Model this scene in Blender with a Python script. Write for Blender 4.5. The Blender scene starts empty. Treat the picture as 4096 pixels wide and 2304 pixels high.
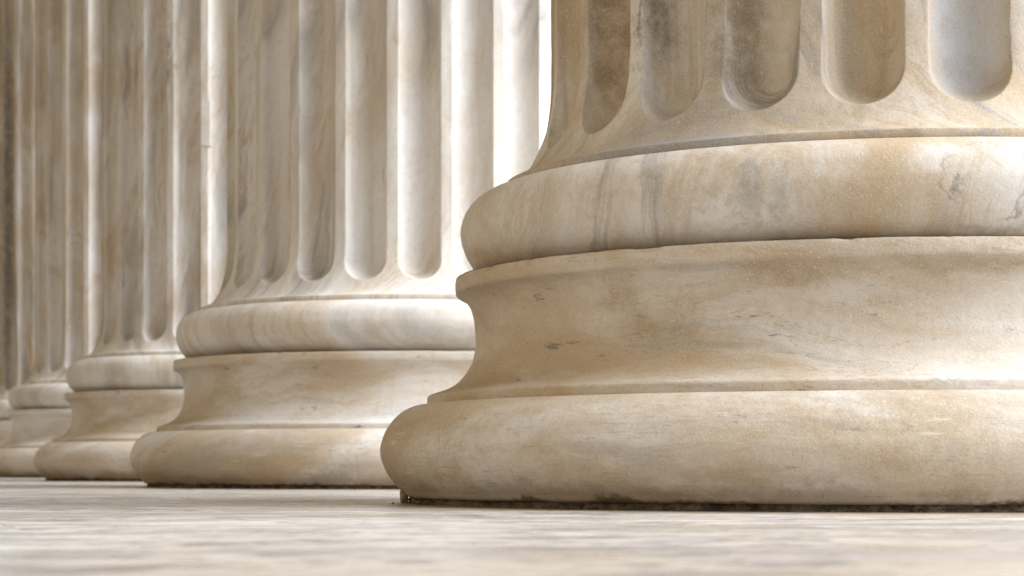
import bpy, math, random
import numpy as np
from mathutils import Vector, noise
R_ = math.radians
S = bpy.context.scene
COL = S.collection

# ------------------------------------------------------------ camera, sky, sun, exposure
cam_d = bpy.data.cameras.new("camera")
cam = bpy.data.objects.new("camera", cam_d); COL.objects.link(cam)
cam.location = (0, 0, 0.0525); cam.rotation_euler = (R_(90), 0, 0)
cam_d.sensor_width = 36.0; cam_d.lens = 77.2
cam_d.shift_x = 0.0037; cam_d.shift_y = 0.1745
cam_d.clip_start = 0.02; cam_d.clip_end = 3000
cam_d.dof.use_dof = True; cam_d.dof.focus_distance = 2.85; cam_d.dof.aperture_fstop = 12.0
S.camera = cam

SUN_AZ, SUN_EL = 98.0, 38.0          # azimuth clockwise from +Y (away from the camera), elevation
world = bpy.data.worlds.new("World"); S.world = world; world.use_nodes = True
wn = world.node_tree.nodes; wl = world.node_tree.links
wn.clear()
wo = wn.new("ShaderNodeOutputWorld"); bg = wn.new("ShaderNodeBackground")
sky = wn.new("ShaderNodeTexSky"); sky.sky_type = 'NISHITA'; sky.sun_disc = False
sky.sun_elevation = R_(SUN_EL); sky.sun_rotation = R_(SUN_AZ)
sky.air_density = 1.0; sky.dust_density = 1.5; sky.ozone_density = 1.0
hs = wn.new("ShaderNodeHueSaturation"); hs.inputs['Saturation'].default_value = 0.55
wl.new(sky.outputs[0], hs.inputs['Color']); wl.new(hs.outputs[0], bg.inputs['Color'])
bg.inputs['Strength'].default_value = 0.06
wl.new(bg.outputs[0], wo.inputs['Surface'])

sd = bpy.data.lights.new("sun", 'SUN'); sd.energy = 4.8; sd.angle = R_(66); sd.color = (0.965, 0.985, 1.0)
sun = bpy.data.objects.new("sun", sd); COL.objects.link(sun)
sdir = Vector((math.sin(R_(SUN_AZ)) * math.cos(R_(SUN_EL)), math.cos(R_(SUN_AZ)) * math.cos(R_(SUN_EL)), math.sin(R_(SUN_EL))))
sun.rotation_euler = sdir.to_track_quat('Z', 'Y').to_euler()
sun.location = (20, 0, 12)

vs = S.view_settings
S.display_settings.display_device = 'sRGB'
vs.view_transform = 'Standard'; vs.look = 'None'; vs.gamma = 1.0; vs.use_curve_mapping = False
vs.exposure = 0.82
S.cycles.max_bounces = 8; S.cycles.diffuse_bounces = 5; S.cycles.glossy_bounces = 3
S.cycles.use_denoising = True

# ------------------------------------------------------------ node helpers
class NT:
    def __init__(s, m):
        s.t = m.node_tree; s.n = s.t.nodes; s.l = s.t.links
    def put(s, sock, v):
        if v is None: return
        if isinstance(v, bpy.types.NodeSocket): s.l.new(v, sock)
        elif isinstance(v, (tuple, list)) and len(v) == 3 and sock.type == 'RGBA': sock.default_value = (*v, 1)
        else: sock.default_value = v
    def math(s, op, a, b=None, c=None, clamp=False):
        n = s.n.new("ShaderNodeMath"); n.operation = op; n.use_clamp = clamp
        s.put(n.inputs[0], a); s.put(n.inputs[1], b); s.put(n.inputs[2], c); return n.outputs[0]
    def vmath(s, op, a, b=None):
        n = s.n.new("ShaderNodeVectorMath"); n.operation = op
        s.put(n.inputs[0], a); s.put(n.inputs[1], b)
        return n.outputs['Value'] if op in ('LENGTH', 'DISTANCE', 'DOT_PRODUCT') else n.outputs[0]
    def noise(s, v, scale, detail=4, rough=0.55, dist=0.0, color=False):
        n = s.n.new("ShaderNodeTexNoise"); n.noise_dimensions = '3D'
        s.put(n.inputs['Vector'], v); n.inputs['Scale'].default_value = scale; n.inputs['Detail'].default_value = detail
        n.inputs['Roughness'].default_value = rough; n.inputs['Distortion'].default_value = dist
        return n.outputs['Color'] if color else n.outputs[0]
    def ramp(s, f, lo, hi, a=0.0, b=1.0):
        n = s.n.new("ShaderNodeMapRange"); n.interpolation_type = 'SMOOTHSTEP'
        s.put(n.inputs[0], f)
        for i, v in zip((1, 2, 3, 4), (lo, hi, a, b)): n.inputs[i].default_value = v
        return n.outputs[0]
    def mix(s, f, a, b, mode='MIX'):
        n = s.n.new("ShaderNodeMix"); n.data_type = 'RGBA'; n.blend_type = mode
        s.put(n.inputs[0], f); s.put(n.inputs[6], a); s.put(n.inputs[7], b); return n.outputs[2]
    def band(s, f, centre, width):
        """thin line where f passes through centre"""
        d = s.math('ABSOLUTE', s.math('SUBTRACT', f, centre))
        return s.ramp(d, width, 0.0)
    def coord(s, which):
        n = s.n.new("ShaderNodeTexCoord"); return n.outputs[which]
    def bump(s, h, strength, dist, nrm=None):
        n = s.n.new("ShaderNodeBump"); n.inputs['Strength'].default_value = strength; n.inputs['Distance'].default_value = dist
        s.put(n.inputs['Height'], h)
        if nrm: s.put(n.inputs['Normal'], nrm)
        return n.outputs[0]

def new_mat(name):
    m = bpy.data.materials.new(name); m.use_nodes = True
    b = m.node_tree.nodes['Principled BSDF']
    return m, NT(m), b

WHITE = (0.74, 0.735, 0.735)
CREAM = (0.61, 0.548, 0.47)
TAN = (0.49, 0.372, 0.238)
OCHRE = (0.41, 0.285, 0.155)
GREY = (0.33, 0.33, 0.34)

def marble(name, bed=(0, 0, 1), patina=0.5, vein=0.5, streak=0.0, scuff=0.0, dashes=0.0, grime=0.0, spots=(), bevel=True, swirl=None):
    """weathered bedded marble.  bed is the normal of the bedding the veins follow, spots are placed colour patches: (x,y,z, rx,ry,rz, colour, amount)"""
    m, t, b = new_mat(name)
    nb_ = tuple(Vector(bed).normalized())
    P0 = t.coord('Object'); U = t.coord('UV')
    oi = t.n.new("ShaderNodeObjectInfo")
    cx = t.n.new("ShaderNodeCombineXYZ")
    t.put(cx.inputs[0], t.math('MULTIPLY', oi.outputs['Random'], 61.0))
    t.put(cx.inputs[1], t.math('MULTIPLY', oi.outputs['Random'], 23.0))
    t.put(cx.inputs[2], t.math('MULTIPLY', oi.outputs['Random'], 97.0))
    P = t.vmath('ADD', P0, cx.outputs[0])
    def scaled(v, k):
        o = t.vmath('SCALE', v); t.put(o.node.inputs['Scale'], k); return o
    warp = t.vmath('SUBTRACT', t.noise(P, 2.2, 4, 0.5, color=True), (0.5, 0.5, 0.5))
    PW_ = t.vmath('ADD', P, scaled(warp, 0.16))
    D = t.vmath('DOT_PRODUCT', PW_, nb_)
    nvec = t.n.new("ShaderNodeCombineXYZ")
    for i in range(3): nvec.inputs[i].default_value = nb_[i]
    G1 = t.vmath('ADD', PW_, scaled(nvec.outputs[0], t.math('MULTIPLY', D, 2.4)))
    G2 = t.vmath('ADD', scaled(PW_, 0.8), scaled(nvec.outputs[0], t.math('MULTIPLY', D, 13.0)))
    # broad white / cream clouds, warm patina, ochre
    c = t.mix(t.ramp(t.noise(G1, 1.9, 6, 0.62), 0.44 - 0.12 * patina, 0.72 - 0.14 * patina), WHITE, CREAM)
    pm = t.math('MULTIPLY', t.ramp(t.noise(G1, 2.3, 7, 0.66, 0.3), 0.64 - 0.34 * patina, 0.84 - 0.28 * patina), 0.9)
    c = t.mix(pm, c, TAN)
    om = t.math('MULTIPLY', t.ramp(t.noise(G1, 4.6, 8, 0.72, 0.6), 0.52, 0.78), 0.12 + 0.5 * patina)
    c = t.mix(om, c, OCHRE)
    mo = t.math('MULTIPLY', t.ramp(t.noise(P, 75, 6, 0.78), 0.46, 0.66), t.ramp(t.noise(P, 4.4, 5), 0.36, 0.62, 0.08, 0.15 + 0.5 * patina))
    c = t.mix(mo, c, (0.40, 0.315, 0.215))
    # grey veining along the bedding
    v1 = t.math('MULTIPLY', t.ramp(t.noise(G2, 0.85, 7, 0.62), 0.47, 0.66), t.ramp(t.noise(P, 1.6, 4), 0.38, 0.60))
    c = t.mix(t.math('MULTIPLY', v1, vein), c, GREY)
    v2 = t.math('MULTIPLY', t.ramp(t.noise(G2, 2.6, 7, 0.68), 0.53, 0.66), t.ramp(t.noise(P, 2.4, 4), 0.42, 0.62))
    c = t.mix(t.math('MULTIPLY', v2, vein), c, (0.25, 0.248, 0.25))
    v3 = t.math('MULTIPLY', t.band(t.noise(G2, 1.5, 5, 0.6), 0.47, 0.022), t.ramp(t.noise(P, 2.9, 4), 0.44, 0.60))
    c = t.mix(t.math('MULTIPLY', v3, vein * 0.6), c, (0.44, 0.31, 0.165))
    if streak:
        sv = t.vmath('MULTIPLY', P, (1, 1, 0.05))
        sm = t.math('MULTIPLY', t.ramp(t.noise(sv, 17, 4, 0.6), 0.52, 0.72), streak)
        c = t.mix(sm, c, (0.34, 0.285, 0.20))
        sv2 = t.vmath('MULTIPLY', P, (1, 1, 0.03))
        sm2 = t.math('MULTIPLY', t.ramp(t.noise(sv2, 45, 3, 0.6), 0.58, 0.74), streak * 0.5)
        c = t.mix(sm2, c, (0.30, 0.26, 0.21))
    if dashes:
        dv = t.vmath('MULTIPLY', P, (1, 1, 5))
        dm = t.math('MULTIPLY', t.ramp(t.noise(dv, 11, 5, 0.7), 0.635, 0.70), dashes)
        c = t.mix(dm, c, (0.19, 0.18, 0.17))
        dv = t.vmath('MULTIPLY', PW_, (1, 1, 4))
        hm = t.math('MULTIPLY', t.band(t.noise(dv, 3.5, 5, 0.6), 0.52, 0.006), dashes * 0.55)
        c = t.mix(hm, c, (0.40, 0.27, 0.14))
    if scuff:
        sv = t.vmath('MULTIPLY', U, (10, 110, 1))
        sv = t.vmath('ADD', sv, cx.outputs[0])
        sc = t.math('MULTIPLY', t.ramp(t.noise(sv, 1.0, 4, 0.6), 0.585, 0.66), t.ramp(t.noise(P, 7, 4), 0.52, 0.60))
        c = t.mix(t.math('MULTIPLY', sc, 0.6 * scuff), c, (0.76, 0.73, 0.66))
        sv = t.vmath('MULTIPLY', U, (12, 260, 1))
        dk = t.math('MULTIPLY', t.ramp(t.noise(sv, 1.0, 4, 0.7), 0.56, 0.72), t.ramp(t.noise(P, 3.7, 4), 0.40, 0.60))
        c = t.mix(t.math('MULTIPLY', dk, 0.75 * scuff), c, (0.27, 0.20, 0.12))
        sv = t.vmath('MULTIPLY', U, (240, 40, 1))
        dk = t.math('MULTIPLY', t.ramp(t.noise(sv, 1.0, 3, 0.6), 0.62, 0.74), t.ramp(t.noise(P, 6.1, 4), 0.52, 0.64))
        c = t.mix(t.math('MULTIPLY', dk, 0.75 * scuff), c, (0.27, 0.20, 0.12))
    # placed patches: stains, plus light and shade painted on the nearest column
    if spots:
        wv = t.vmath('SCALE', t.vmath('SUBTRACT', t.noise(P0, 13, 7, 0.72, color=True), (0.5, 0.5, 0.5)))
        wv.node.inputs['Scale'].default_value = 0.085
        sn = t.ramp(t.noise(P0, 30, 6, 0.7), 0.34, 0.58, 0.45, 1.0)
        PW = t.vmath('ADD', P0, wv)
        for (x, y, z, rx, ry, rz, colr, am) in spots:
            d = t.vmath('LENGTH', t.vmath('DIVIDE', t.vmath('SUBTRACT', PW, (x, y, z)), (rx, ry, rz)))
            c = t.mix(t.math('MULTIPLY', t.math('MULTIPLY', t.ramp(d, 1.15, 0.30), am), sn), c, colr)
    if swirl:
        (x, y, z, r0, thick) = swirl
        wv = t.vmath('SCALE', t.vmath('SUBTRACT', t.noise(P0, 14, 6, 0.65, color=True), (0.5, 0.5, 0.5)))
        wv.node.inputs['Scale'].default_value = 0.08
        d = t.vmath('DISTANCE', t.vmath('ADD', P0, wv), (x, y, z))
        ring = t.math('MULTIPLY', t.band(d, r0, thick), t.ramp(t.noise(P0, 16, 4), 0.40, 0.60))
        c = t.mix(t.math('MULTIPLY', ring, 0.6), c, (0.20, 0.195, 0.20))
        ring = t.math('MULTIPLY', t.band(d, r0 * 1.35, thick * 3), t.ramp(t.noise(P0, 9, 4), 0.42, 0.62))
        c = t.mix(t.math('MULTIPLY', ring, 0.5), c, (0.33, 0.32, 0.33))
    # crystalline grain: fine value variation and pale and dark specks
    g = t.noise(P, 420, 2, 0.6)
    c = t.mix(t.ramp(g, 0.34, 0.68, 0.0, 0.5), t.mix(0.16, c, (0.20, 0.16, 0.11)), t.mix(0.30, c, (0.80, 0.77, 0.72)))
    sp = t.math('MULTIPLY', t.ramp(t.noise(P, 300, 2, 0.5), 0.665, 0.72), t.ramp(t.noise(P, 4.1, 3), 0.38, 0.60))
    c = t.mix(t.math('MULTIPLY', sp, 0.6), c, (0.82, 0.78, 0.70))
    ds = t.math('MULTIPLY', t.ramp(t.noise(P, 260, 2, 0.5), 0.30, 0.26), t.ramp(t.noise(P, 5.1, 3), 0.40, 0.62))
    c = t.mix(t.math('MULTIPLY', ds, 0.35), c, (0.25, 0.20, 0.14))
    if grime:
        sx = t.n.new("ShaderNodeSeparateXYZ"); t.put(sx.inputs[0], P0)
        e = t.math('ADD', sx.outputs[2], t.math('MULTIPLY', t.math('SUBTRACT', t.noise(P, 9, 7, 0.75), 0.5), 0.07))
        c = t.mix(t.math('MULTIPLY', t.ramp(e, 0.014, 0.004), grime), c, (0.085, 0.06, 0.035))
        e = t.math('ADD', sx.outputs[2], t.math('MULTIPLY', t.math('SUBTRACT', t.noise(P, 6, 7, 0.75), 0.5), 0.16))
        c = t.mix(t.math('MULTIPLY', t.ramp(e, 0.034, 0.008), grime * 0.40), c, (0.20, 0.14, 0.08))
    t.put(b.inputs['Base Color'], c)
    t.put(b.inputs['Roughness'], t.ramp(t.noise(P, 9, 4), 0.3, 0.7, 0.50, 0.72))
    b.inputs['Specular IOR Level'].default_value = 0.2
    h = t.math('ADD', t.math('MULTIPLY', t.noise(P, 28, 5, 0.6), 1.0), t.math('MULTIPLY', g, 0.16))
    nb = None
    if bevel:
        bv = t.n.new("ShaderNodeBevel"); bv.samples = 4; bv.inputs['Radius'].default_value = 0.0045; nb = bv.outputs[0]
    t.put(b.inputs['Normal'], t.bump(h, 0.5, 0.004, nb))
    return m

# ------------------------------------------------------------ mesh helpers
def mesh_obj(name, verts, faces, mat, parent=None, uv=None, sharp=35, smooth=True):
    me = bpy.data.meshes.new(name)
    me.from_pydata([tuple(v) for v in verts], [], faces)
    me.validate()
    if uv is not None:
        lay = me.uv_layers.new(name="UVMap")
        li = np.empty(len(me.loops), dtype=np.int32); me.loops.foreach_get('vertex_index', li)
        lay.data.foreach_set('uv', np.asarray(uv, dtype=np.float32)[li].ravel())
    if smooth:
        me.shade_smooth(); me.set_sharp_from_angle(angle=R_(sharp))
    me.materials.append(mat); me.update()
    o = bpy.data.objects.new(name, me); COL.objects.link(o)
    if parent: o.parent = parent
    return o

def smooth_profile(pts, per=5):
    """Catmull-Rom through (r, z) points; a point written with a third value 1 is a corner"""
    out = []
    n = len(pts)
    for i in range(n - 1):
        p1, p2 = np.array(pts[i][:2]), np.array(pts[i + 1][:2])
        p0 = np.array(pts[i - 1][:2]) if i > 0 and len(pts[i]) == 2 else 2 * p1 - p2
        p3 = np.array(pts[i + 2][:2]) if i + 2 < n and len(pts[i + 1]) == 2 else 2 * p2 - p1
        for k in range(per):
            q = k / per
            out.append(0.5 * (2 * p1 + (p2 - p0) * q + (2 * p0 - 5 * p1 + 4 * p2 - p3) * q * q + (3 * p1 - p0 - 3 * p2 + p3) * q ** 3))
    out.append(np.array(pts[-1][:2]))
    return out

def revolve(name, prof, mat, parent, seg=360, seed=0.0, rough=0.0012, chip=None, sharp=35):
    """lathe a profile, bottom to top, with slight hand-cut unevenness; chip(z) > 0 marks edges that are knocked"""
    V, UV, F = [], [], []
    n = len(prof); L = 0; ls = [0]
    for i in range(1, n): L += float(np.linalg.norm(prof[i] - prof[i - 1])); ls.append(L)
    for i, (r, z) in enumerate(prof):
        for k in range(seg + 1):
            a = 2 * math.pi * k / seg
            ca, sa = math.cos(a), math.sin(a)
            d = rough * (noise.noise((ca * r * 5 + seed, sa * r * 5, z * 7)) + 0.5 * noise.noise((ca * r * 17 + seed, sa * r * 17, z * 20)))
            dz = 0.0
            if chip:
                q = chip(z)
                if q > 0:
                    e = noise.noise((ca * r * 26 + seed, sa * r * 26, 3.1)) * 0.7 + noise.noise((ca * r * 75 + seed, sa * r * 75, 7.7)) * 0.5
                    e = max(0.0, e - 0.28)
                    d -= q * 0.009 * e; dz = -q * 0.005 * e * (1 if z > 0.315 else 0)
                    dz += q * 0.0008 * noise.noise((ca * r * 40, sa * r * 40, seed))
            V.append(((r + d) * ca, (r + d) * sa, z + dz)); UV.append((a * 0.7, ls[i]))
    for i in range(n - 1):
        for k in range(seg):
            a = i * (seg + 1) + k; b_ = a + 1; c = b_ + seg + 1; d = a + seg + 1
            F.append((a, b_, c, d))
    return mesh_obj(name, V, F, mat, parent, UV, sharp)

def box_bm(x0, x1, y0, y1, z0, z1):
    v = [(x0, y0, z0), (x1, y0, z0), (x1, y1, z0), (x0, y1, z0), (x0, y0, z1), (x1, y0, z1), (x1, y1, z1), (x0, y1, z1)]
    f = [(0, 3, 2, 1), (4, 5, 6, 7), (0, 1, 5, 4), (1, 2, 6, 5), (2, 3, 7, 6), (3, 0, 4, 7)]
    return v, f

def tag(o, label=None, cat=None, group=None, kind=None):
    if label: o['label'] = label
    if cat: o['category'] = cat
    if group: o['group'] = group
    if kind: o['kind'] = kind
    return o

# ------------------------------------------------------------ layout of the colonnade
C0 = Vector((0.562, 3.222, 0.0)); STEP = Vector((-0.7975, 2.5517, 0.0))
AX = STEP.normalized(); OUT = Vector((AX.y, -AX.x, 0))        # along the row, and outwards (to the open side)
ROT = math.atan2(-AX.x, AX.y)
TOP = 8.4
def in_row(p_out, p_along, z):
    p = C0 + OUT * p_out + AX * p_along; return (p.x, p.y, z)

# ------------------------------------------------------------ ground, portico floor, wall, ceiling
def ground_mat():
    m, t, b = new_mat("paving of the square")
    P = t.coord('Object')
    c = t.mix(t.ramp(t.noise(P, 0.6, 5), 0.35, 0.65), (0.24, 0.235, 0.22), (0.18, 0.175, 0.165))
    t.put(b.inputs['Base Color'], c); b.inputs['Roughness'].default_value = 0.8
    return m

def floor_mat():
    m, t, b = new_mat("worn marble floor")
    P = t.coord('Object')
    wv = t.vmath('SCALE', t.vmath('SUBTRACT', t.noise(P, 1.6, 5, color=True), (0.5, 0.5, 0.5)))
    wv.node.inputs['Scale'].default_value = 0.6
    Q = t.vmath('ADD', P, wv)
    Q = t.vmath('MULTIPLY', Q, (0.42, 1.0, 1.0))
    br = t.n.new("ShaderNodeTexBrick")
    t.put(br.inputs['Vector'], P)
    br.inputs['Scale'].default_value = 1.0; br.inputs['Mortar Size'].default_value = 0.0016; br.inputs['Mortar Smooth'].default_value = 0.3
    br.inputs['Brick Width'].default_value = 1.34; br.inputs['Row Height'].default_value = 1.07; br.offset = 0.5
    br.inputs['Color1'].default_value = (0, 0, 0, 1); br.inputs['Color2'].default_value = (1, 1, 1, 1); br.inputs['Mortar'].default_value = (0.5, 0.5, 0.5, 1)
    slab = br.outputs['Color']; joint = br.outputs['Fac']
    Q = t.vmath('ADD', Q, t.vmath('MULTIPLY', slab, (3.0, 5.0, 1.0)))
    c = t.mix(t.ramp(t.noise(Q, 2.4, 6, 0.6), 0.36, 0.64), (0.60, 0.585, 0.565), (0.47, 0.425, 0.375))
    w = t.n.new("ShaderNodeTexWave"); w.bands_direction = 'DIAGONAL'
    t.put(w.inputs['Vector'], Q); w.inputs['Scale'].default_value = 1.6; w.inputs['Distortion'].default_value = 8; w.inputs['Detail'].default_value = 5
    w.inputs['Detail Roughness'].default_value = 0.65
    vm = t.math('MULTIPLY', t.ramp(w.outputs['Fac'], 0.55, 0.95), t.ramp(t.noise(Q, 1.9, 4), 0.40, 0.62))
    c = t.mix(t.math('MULTIPLY', vm, 0.75), c, (0.34, 0.335, 0.345))
    c = t.mix(t.math('MULTIPLY', t.ramp(t.noise(Q, 6, 6, 0.7, 1.0), 0.51, 0.64), 0.45), c, (0.30, 0.275, 0.25))
    c = t.mix(t.math('MULTIPLY', t.ramp(t.noise(Q, 17, 5, 0.7), 0.51, 0.60), 0.8), c, (0.21, 0.205, 0.215))
    c = t.mix(t.math('MULTIPLY', t.ramp(t.noise(Q, 42, 5, 0.7), 0.52, 0.61), 0.75), c, (0.22, 0.195, 0.17))
    c = t.mix(t.math('MULTIPLY', t.ramp(t.noise(Q, 75, 4, 0.7), 0.60, 0.70), 0.35), c, (0.80, 0.77, 0.72))
    # warm brown tint in the paving round each column foot
    sx = t.n.new("ShaderNodeSeparateXYZ"); t.put(sx.inputs[0], P)
    yy = t.math('WRAP', sx.outputs[1], STEP.length / 2, -STEP.length / 2)
    d = t.math('SQRT', t.math('ADD', t.math('MULTIPLY', sx.outputs[0], sx.outputs[0]), t.math('MULTIPLY', yy, yy)))
    d = t.math('ADD', d, t.math('MULTIPLY', t.math('SUBTRACT', t.noise(P, 5, 6, 0.7), 0.5), 0.22))
    c = t.mix(t.math('MULTIPLY', t.ramp(d, 0.92, 0.76), 0.6), c, (0.36, 0.265, 0.165))
    c = t.mix(t.math('MULTIPLY', joint, 0.5), c, (0.22, 0.19, 0.15))
    t.put(b.inputs['Base Color'], c)
    t.put(b.inputs['Roughness'], t.ramp(t.noise(Q, 11, 5, 0.6), 0.3, 0.7, 0.20, 0.40))
    b.inputs['Specular IOR Level'].default_value = 0.35
    h = t.math('ADD', t.noise(P, 14, 5, 0.6), t.math('MULTIPLY', t.noise(P, 160, 3, 0.6), 0.10))
    h = t.math('SUBTRACT', h, t.math('MULTIPLY', joint, 0.5))
    t.put(b.inputs['Normal'], t.bump(h, 0.35, 0.004))
    return m

def plaster_mat(name, a, c2, rough=0.85):
    m, t, b = new_mat(name)
    P = t.coord('Object')
    c = t.mix(t.ramp(t.noise(P, 1.4, 6, 0.6), 0.35, 0.65), a, c2)
    t.put(b.inputs['Base Color'], c); b.inputs['Roughness'].default_value = rough
    t.put(b.inputs['Normal'], t.bump(t.noise(P, 40, 4), 0.3, 0.01))
    return m

def row_box(name, o0, o1, a0, a1, z0, z1, mat, parent=None):
    v, f = box_bm(o0, o1, a0, a1, z0, z1)
    o = mesh_obj(name, v, f, mat, parent, smooth=False)
    if not parent:
        o.location = C0; o.rotation_euler = (0, 0, ROT)
    return o

gm = ground_mat()
g = mesh_obj("ground", [(-900, -900, -0.62), (900, -900, -0.62), (900, 900, -0.62), (-900, 900, -0.62)], [(0, 1, 2, 3)], gm, smooth=False)
tag(g, kind='structure')
fm = floor_mat()
fl = row_box("floor", -3.6, 1.05, -14, 26, -0.3, 0.0, fm); tag(fl, kind='structure')
st = row_box("steps", 1.05, 1.42, -14, 26, -0.62, -0.155, fm); tag(st, kind='structure')
wm = plaster_mat("ochre stone wall", (0.37, 0.295, 0.19), (0.31, 0.24, 0.15))
wall = row_box("portico_wall", -3.6, -3.2, -12, 26, 0.0, TOP, wm)
tag(wall, "long ochre stone wall of the portico, left of the column row", "wall", None, "thing")
cm = plaster_mat("portico ceiling plaster", (0.26, 0.225, 0.175), (0.21, 0.18, 0.14))
ceil = row_box("ceiling", -3.6, 0.75, -12, 26, TOP + 0.9, TOP + 1.2, cm); tag(ceil, kind='structure')
arch = row_box("architrave", -0.45, 0.45, -1.3, 20, TOP, TOP + 0.9, cm)
tag(arch, "long pale architrave carried on top of the column row", "beam", None, "thing")

# ------------------------------------------------------------ column parts
PROF_T1 = smooth_profile([(0.690, 0.008), (0.7092, 0.0094), (0.7179, 0.018), (0.7276, 0.0278), (0.7386, 0.0427), (0.7466, 0.0606), (0.7489, 0.0732),
                          (0.7472, 0.0864), (0.7391, 0.1079), (0.7248, 0.1257), (0.7084, 0.1366), (0.690, 0.1412), (0.655, 0.1415)], 5)
PROF_SC = smooth_profile([(0.6805, 0.1405, 1), (0.6805, 0.1515), (0.679, 0.1545), (0.676, 0.1562), (0.6625, 0.1606), (0.650, 0.1656), (0.638, 0.173), (0.6285, 0.183),
                          (0.622, 0.192), (0.6149, 0.2056), (0.611, 0.2224), (0.610, 0.235), (0.610, 0.246), (0.611, 0.260), (0.6132, 0.2723),
                          (0.6175, 0.285), (0.624, 0.294), (0.631, 0.2985), (0.6368, 0.3015), (0.6387, 0.3055), (0.6390, 0.313), (0.6385, 0.3205), (0.6370, 0.3239), (0.6320, 0.3245), (0.575, 0.3245)], 5)
PROF_T2 = smooth_profile([(0.575, 0.3255), (0.585, 0.3262), (0.597, 0.3305), (0.6086, 0.3385), (0.6162, 0.347), (0.6237, 0.3593), (0.6298, 0.3761), (0.6318, 0.390),
                          (0.6306, 0.4028), (0.6237, 0.4215), (0.6115, 0.436), (0.5964, 0.445), (0.580, 0.4495), (0.540, 0.4505)], 5)

def shaft_mesh(mat, parent, seed=0.0):
    Rr, W, D, zs, z0, zb = 0.5, 0.0512, 0.045, 0.5515, 0.620, 0.463
    FL = 0.0655
    NS, NF = 18, 4                      # samples across a flute, across a fillet
    half = W / Rr
    pitch = 2 * math.pi / 24
    cols = []                           # (theta, s)  s in [-1,1] inside a flute else None
    for k in range(24):
        c = k * pitch
        for j in range(NS + 1):
            s = -math.cos(math.pi * j / NS)
            s = math.copysign(abs(s) ** 1.0, s)
            cols.append((c + s * half, s))
        for j in range(1, NF):
            q = j / NF
            cols.append((c + half + q * (pitch - 2 * half), None))
    def taper(z):
        return Rr if z < 3.0 else Rr - 0.07 * ((z - 3.0) / (TOP - 3.0)) ** 1.4
    def r_out(z):
        if z >= z0: return taper(z)
        q = min(1.0, (z0 - z) / (z0 - zb)); return Rr + FL * (1 - math.sqrt(max(0, 1 - q * q)))
    zup = [z0 - (z0 - zs) * i / 4 for i in range(5)][::-1]               # zs .. z0
    z = z0; step = 0.022
    while z < 3.2: z += step; zup.append(z)
    zup += [3.8, 4.6, 5.6, 6.6, 7.6, TOP - 0.02]
    N1, N2 = 14, 16
    V, UV, F = [], [], []
    nr = N1 + N2 + len(zup) + 4
    def jit(x, y, z, a):
        return a * (noise.noise((x * 6 + seed, y * 6, z * 3)) + 0.5 * noise.noise((x * 21 + seed, y * 21, z * 9)))
    rows = 0
    colv = []
    for (th, s) in cols:
        ct, sn = math.cos(th), math.sin(th)
        h = W * math.sqrt(max(0, 1 - s * s)) if s is not None else 0.0
        zr = zs - h
        lst = []                         # from bottom to top (r, z)
        lst += [(0.540, 0.4507), (0.5672, 0.4507), (0.5680, 0.4520), (0.5680, 0.4600), (0.5672, 0.4622)]
        arim = math.asin((z0 - zr) / (z0 - zb))
        for i in range(N2 + 1):
            a = math.pi / 2 + (arim - math.pi / 2) * i / N2
            lst.append((Rr + FL * (1 - math.cos(a)), z0 - (z0 - zb) * math.sin(a)))
        for i in range(1, N1 + 1):
            q = 1 - i / N1
            q = math.sin(q * math.pi / 2) if i < N1 else 0.0
            zz = zs - h * q
            ro = r_out(zz)
            if s is None: lst.append((ro, zz)); continue
            rho2 = s * s + (1 - s * s) * q * q
            dep = (D + (ro - Rr) * 0.9) * math.sqrt(max(0, 1 - rho2))
            lst.append((ro - dep, zz))
        for zz in zup[1:]:
            ro = r_out(zz)
            dep = 0 if s is None else (D + (ro - Rr) * 0.9) * math.sqrt(max(0, 1 - s * s)) * ro / Rr
            lst.append((ro - dep, zz))
        start = len(V)
        edge = s is not None and abs(s) > 0.999
        for i, (r, zz) in enumerate(lst):
            x, y = r * ct, r * sn
            d = jit(x, y, zz, 0.0010)
            if edge and i > 5 + N2 + N1:
                e = noise.noise((x * 60 + seed, y * 60, zz * 45)); d -= max(0.0, e - 0.25) * 0.007
            V.append(((r + d) * ct, (r + d) * sn, zz)); UV.append((th * 0.5, zz))
        rows = len(lst)
    n = len(cols)
    for k in range(n):
        k2 = (k + 1) % n
        for i in range(rows - 1):
            a, b_ = k * rows + i, k2 * rows + i
            q = (a, b_, b_ + 1, a + 1)
            F.append(q)
    return mesh_obj("shaft", V, F, mat, parent, UV, sharp=40)

def mortar_mesh(mat, parent, seed=0.0):
    V, F = [], []; seg = 900; rows = 9
    for i in range(rows):
        z = -0.001 + 0.0130 * i / (rows - 1)
        for k in range(seg):
            a = 2 * math.pi * k / seg; ca, sa = math.cos(a), math.sin(a)
            r = 0.701 + 0.004 * noise.noise((ca * 14 + seed, sa * 14, z * 60)) + 0.005 * noise.noise((ca * 60 + seed, sa * 60, z * 190)) + 0.003 * noise.noise((ca * 140, sa * 140, z * 300))
            r += 0.004 * (1 - i / (rows - 1))
            if i == rows - 1: r = 0.672
            V.append((r * ca, r * sa, z))
    for i in range(rows - 1):
        for k in range(seg):
            k2 = (k + 1) % seg
            F.append((i * seg + k, i * seg + k2, (i + 1) * seg + k2, (i + 1) * seg + k))
    return mesh_obj("mortar_joint", V, F, mat, parent, sharp=60)

def dirt_mat():
    m, t, b = new_mat("dark crumbling mortar")
    P = t.coord('Object')
    c = t.mix(t.ramp(t.noise(P, 60, 5, 0.7), 0.35, 0.65), (0.06, 0.046, 0.032), (0.22, 0.18, 0.13))
    t.put(b.inputs['Base Color'], c); b.inputs['Roughness'].default_value = 0.95
    t.put(b.inputs['Normal'], t.bump(t.noise(P, 240, 4, 0.7), 0.8, 0.006))
    return m

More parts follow.
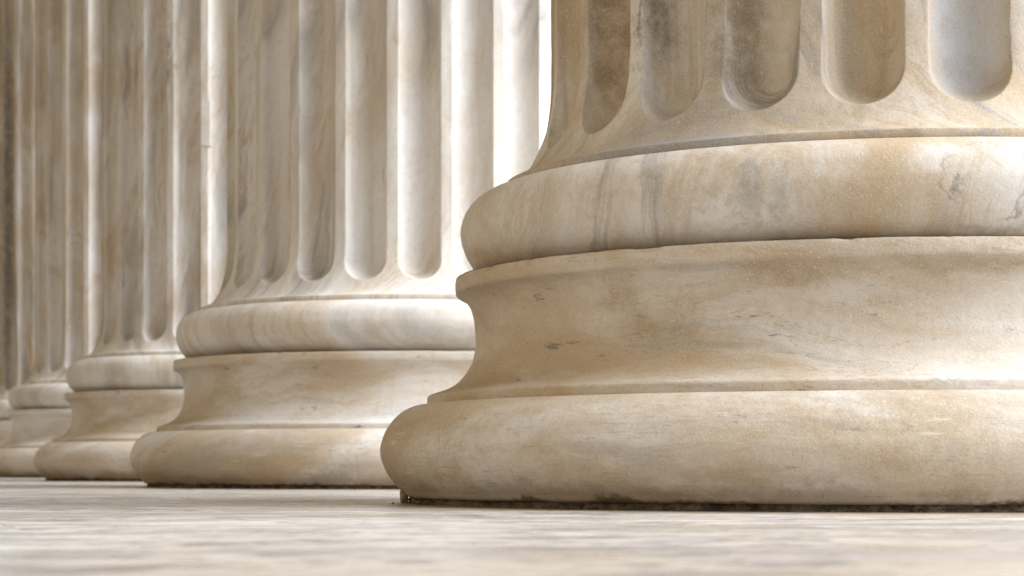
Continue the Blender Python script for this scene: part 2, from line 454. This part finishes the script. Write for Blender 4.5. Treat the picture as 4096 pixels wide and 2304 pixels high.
T1_KW = dict(bed=(0.22, 0.12, 0.95), patina=0.66, vein=0.55, scuff=1.0, dashes=0.5, grime=0.9)
SC_KW = dict(bed=(0.12, -0.10, 0.97), patina=0.60, vein=0.35, dashes=1.0)
T2_KW = dict(bed=(0.93, -0.25, -0.27), patina=0.42, vein=0.62)
SH_KW = dict(bed=(0.78, 0.60, 0.13), patina=0.22, vein=0.85, streak=0.35)
M_T1 = marble("marble lower torus", **T1_KW)
M_SC = marble("marble scotia", **SC_KW)
M_T2 = marble("marble upper torus", **T2_KW)
M_SH = marble("marble fluted shaft", **SH_KW)
BR, DG, PALE, BLUE = (0.32, 0.225, 0.115), (0.17, 0.15, 0.125), (0.72, 0.71, 0.69), (0.50, 0.53, 0.58)
M_T1N = marble("marble lower torus, nearest", spots=[(0.16, -0.73, 0.115, 0.42, 0.3, 0.06, PALE, 0.75), (0.22, -0.72, 0.06, 0.30, 0.25, 0.04, PALE, 0.5), (-0.62, -0.42, 0.045, 0.22, 0.2, 0.016, BR, 0.2), (-0.45, -0.60, 0.05, 0.22, 0.2, 0.016, BR, 0.3)], **dict(T1_KW, patina=0.72, vein=0.35))  # pale patches paint the light on the right of the torus
M_T2N = marble("marble upper torus, nearest", swirl=(-0.18, -0.60, 0.3963, 0.052, 0.0035), spots=[
    (-0.428, -0.462, 0.400, 0.022, 0.022, 0.07, (0.28, 0.275, 0.28), 0.6), (-0.40, -0.49, 0.36, 0.02, 0.02, 0.06, (0.30, 0.29, 0.285), 0.5),
    (-0.02, -0.62, 0.40, 0.22, 0.15, 0.055, PALE, 0.85), (-0.24, -0.583, 0.425, 0.05, 0.05, 0.022, PALE, 0.8),  # the wide pale patch is light painted on the right side
    (-0.222, -0.59, 0.385, 0.010, 0.02, 0.016, (0.14, 0.14, 0.145), 0.8)], **dict(T2_KW, patina=0.62, vein=0.65))
M_SCN = marble("marble scotia, nearest", spots=[
    (-0.50, -0.352, 0.228, 0.085, 0.075, 0.035, BR, 0.55), (-0.534, -0.299, 0.262, 0.05, 0.05, 0.03, BR, 0.4),
    (-0.39, -0.49, 0.290, 0.12, 0.10, 0.022, BR, 0.55), (-0.20, -0.59, 0.297, 0.16, 0.10, 0.016, BR, 0.45),
    (-0.34, -0.515, 0.262, 0.07, 0.07, 0.018, PALE, 0.5), (0.02, -0.61, 0.225, 0.32, 0.15, 0.065, PALE, 0.8)], **dict(SC_KW, patina=0.66))  # last pale patch paints the brighter lit side of the scotia
_q = -(R_(150) - 0.01); RX, RY = -0.3022 * math.cos(_q) + 0.3729 * math.sin(_q), -0.3022 * math.sin(_q) - 0.3729 * math.cos(_q)
M_SHF = marble("marble fluted shaft, grey weathered", spots=[(-0.057, -0.477, 1.6, 0.075, 0.075, 1.5, (0.16, 0.145, 0.125), 0.95)], **dict(SH_KW, patina=0.6, vein=1.0, streak=1.0))  # greyer, streakier stone with a tall dark patch on one side
M_SH3 = marble("marble fluted shaft, rust stained", spots=[(RX, RY, 1.50, 0.02, 0.03, 0.22, (0.20, 0.085, 0.04), 0.85), (RX, RY, 1.22, 0.012, 0.03, 0.06, (0.24, 0.11, 0.05), 0.6)], **dict(SH_KW, patina=0.42, streak=0.8))
M_SHW = marble("marble fluted shaft, honey", **dict(SH_KW, patina=0.48, streak=0.8))
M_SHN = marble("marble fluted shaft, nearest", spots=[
    (-0.4274, -0.1755, 0.640, 0.040, 0.055, 0.11, (0.15, 0.12, 0.085), 0.95), (-0.4243, -0.1827, 0.566, 0.030, 0.030, 0.034, (0.50, 0.37, 0.19), 0.85),  # first patch: flute stain deepened with painted shade
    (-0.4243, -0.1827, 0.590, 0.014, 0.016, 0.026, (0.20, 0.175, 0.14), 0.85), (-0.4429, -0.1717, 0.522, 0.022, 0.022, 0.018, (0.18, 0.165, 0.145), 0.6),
    (-0.4585, -0.0776, 0.640, 0.05, 0.06, 0.16, (0.21, 0.15, 0.085), 0.9), (-0.3628, -0.2908, 0.61, 0.055, 0.055, 0.13, (0.25, 0.18, 0.10), 0.9),  # left flutes: brown stain, with their shade painted into the colour
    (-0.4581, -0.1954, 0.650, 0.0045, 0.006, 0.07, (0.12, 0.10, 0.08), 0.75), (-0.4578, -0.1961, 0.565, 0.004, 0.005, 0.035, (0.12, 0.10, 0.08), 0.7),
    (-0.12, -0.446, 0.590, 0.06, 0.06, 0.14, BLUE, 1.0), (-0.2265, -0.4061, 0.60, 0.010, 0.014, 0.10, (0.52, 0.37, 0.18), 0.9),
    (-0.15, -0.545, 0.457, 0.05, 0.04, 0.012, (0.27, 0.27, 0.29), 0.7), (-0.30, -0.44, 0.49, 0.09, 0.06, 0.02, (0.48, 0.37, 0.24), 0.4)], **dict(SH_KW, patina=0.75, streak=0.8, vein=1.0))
M_DIRT = dirt_mat()

labels = [
    "nearest and largest fluted marble column, sharp in focus, with a pebble at its base",
    "second marble column back, its bright white right flutes beside the nearest column's base",
    "third marble column back, with a pale square repair patch on its shaft",
    "fourth marble column back, a blurred slim shaft behind the patched one",
    "farthest marble column, dark blurred flutes at the left border of the photo",
]
def make_column():
    root = bpy.data.objects.new("marble_column", None); COL.objects.link(root)
    root.empty_display_size = 0.3
    mortar_mesh(M_DIRT, root, 1.7)
    revolve("lower_torus", PROF_T1, M_T1, root, 420, 2.2, 0.0012)
    revolve("scotia", PROF_SC, M_SC, root, 640, 5.3, 0.0010,
            chip=lambda z: 1.0 if z > 0.3195 else (0.45 if z > 0.3 and z < 0.309 else (0.35 if 0.149 < z < 0.157 else 0.0)))
    revolve("upper_torus", PROF_T2, M_T2, root, 420, 8.9, 0.0012)
    shaft_mesh(M_SH, root, 0.4).rotation_euler = (0, 0, -0.022)
    return root

proto = make_column()
random.seed(4)
spin = [0.0, 1.9, 3.3, 4.6, 5.4]
cols = []
for i in range(5):
    if i == 0:
        c = proto
        for ch in c.children:
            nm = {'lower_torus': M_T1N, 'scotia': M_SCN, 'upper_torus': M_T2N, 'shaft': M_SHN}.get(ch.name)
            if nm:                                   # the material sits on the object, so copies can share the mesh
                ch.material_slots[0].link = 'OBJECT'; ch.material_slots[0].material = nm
    else:
        c = proto.copy(); COL.objects.link(c)
        for ch in proto.children:
            d = ch.copy(); COL.objects.link(d); d.parent = c
            d.material_slots[0].link = 'DATA'
            if d.name.startswith("shaft") and i in (2, 3, 4):
                d.material_slots[0].link = 'OBJECT'; d.material_slots[0].material = (M_SH3, M_SHW, M_SHF)[i - 2]
            if d.name.startswith("shaft"): d.rotation_euler = (0, 0, R_(15 * (5 * i % 24)) + (0.004, -0.01, 0.006, 0.0)[i - 1])
            else: d.rotation_euler = (0, 0, spin[i])
    c.location = C0 + STEP * i
    c.rotation_euler = (0, 0, ROT)
    tag(c, labels[i], "column", "fluted marble columns of the portico row", "thing")
    cols.append(c)

# ------------------------------------------------------------ pebble by the nearest base
def pebble(loc, sx, sy, sz, mat, seed):
    V, F = [], []; nu, nv = 20, 12
    for j in range(nv + 1):
        ph = math.pi * j / nv
        for i in range(nu):
            th = 2 * math.pi * i / nu
            p = Vector((math.sin(ph) * math.cos(th), math.sin(ph) * math.sin(th), -math.cos(ph)))
            k = 1 + 0.28 * noise.noise(p * 1.6 + Vector((seed, 0, 0)))
            p = Vector((math.copysign(abs(p.x) ** 0.8, p.x), math.copysign(abs(p.y) ** 0.8, p.y), math.copysign(abs(p.z) ** 0.75, p.z))) * k
            V.append((p.x * sx, p.y * sy, p.z * sz))
    for j in range(nv):
        for i in range(nu):
            F.append((j * nu + i, j * nu + (i + 1) % nu, (j + 1) * nu + (i + 1) % nu, (j + 1) * nu + i))
    zmin = min(v[2] for v in V)
    o = mesh_obj("pebble", V, F, mat, None, sharp=70)
    o.location = (loc[0], loc[1], -zmin)
    return o
pm, pt, pb = new_mat("grey green stone")
pt.put(pb.inputs['Base Color'], pt.mix(pt.ramp(pt.noise(pt.coord('Object'), 120, 4), 0.35, 0.65), (0.20, 0.21, 0.17), (0.36, 0.37, 0.31)))
pb.inputs['Roughness'].default_value = 0.7
PB = C0 + OUT * -0.694 + AX * 0.170
pe = pebble((PB.x, PB.y), 0.0062, 0.0062, 0.0100, pm, 1.0)
tag(pe, "small grey green pebble on the floor against the nearest column's base", "stone")

# pale square inset let into a fillet of the third shaft
pa = R_(247.5) - 0.01
V, F = [], []
for j, zz in enumerate((1.195, 1.358)):
    for r in (0.480, 0.5015):
        for k in range(7):
            a = pa + (-0.013 + 0.034 * k / 6) / 0.5
            V.append((r * math.cos(a), r * math.sin(a), zz))
def vi(j, q, k): return j * 14 + q * 7 + k
for k in range(6):
    F.append((vi(0, 1, k), vi(0, 1, k + 1), vi(1, 1, k + 1), vi(1, 1, k)))
    F.append((vi(0, 0, k + 1), vi(0, 0, k), vi(1, 0, k), vi(1, 0, k + 1)))
    F.append((vi(1, 0, k), vi(1, 1, k), vi(1, 1, k + 1), vi(1, 0, k + 1)))
    F.append((vi(0, 1, k), vi(0, 0, k), vi(0, 0, k + 1), vi(0, 1, k + 1)))
F.append((vi(0, 0, 0), vi(0, 1, 0), vi(1, 1, 0), vi(1, 0, 0)))
F.append((vi(0, 1, 6), vi(0, 0, 6), vi(1, 0, 6), vi(1, 1, 6)))
M_PATCH = marble("pale patch marble", patina=0.1, vein=0.1)
mesh_obj("repair_patch", V, F, M_PATCH, cols[2], sharp=30)

# crumbs of mortar fallen along the foot of the nearest column: too many and too small to count
random.seed(11)
V, F = [], []
for q in range(90):
    a = random.uniform(R_(160), R_(300)) if q > 40 else random.gauss(R_(172), R_(4))
    r = 0.709 + abs(random.gauss(0, 0.004 if q < 41 else 0.012)); sz = random.uniform(0.0008, 0.0024)
    p = C0 + OUT * (r * math.cos(a)) + AX * (r * math.sin(a))
    base = len(V)
    for (x, y, z) in ((1, 0, 0), (-1, 0, 0), (0, 1, 0), (0, -1, 0), (0, 0, 1), (0, 0, -0.5), (.7, .6, .6), (-.6, .7, .5)):
        V.append((p.x + x * sz * random.uniform(.6, 1.3), p.y + y * sz * random.uniform(.6, 1.3), sz * 0.5 + z * sz * random.uniform(.6, 1.1)))
    for f in ((0, 2, 6), (6, 2, 4), (0, 6, 4), (2, 7, 4), (2, 1, 7), (7, 1, 4), (1, 3, 4), (3, 0, 4), (2, 0, 5), (1, 2, 5), (3, 1, 5), (0, 3, 5)):
        F.append(tuple(base + k for k in f))
cr = mesh_obj("mortar_crumbs", V, F, M_DIRT, None, smooth=False)
tag(cr, "loose brown crumbs of mortar scattered along the nearest column's foot", "crumbs", None, "stuff")
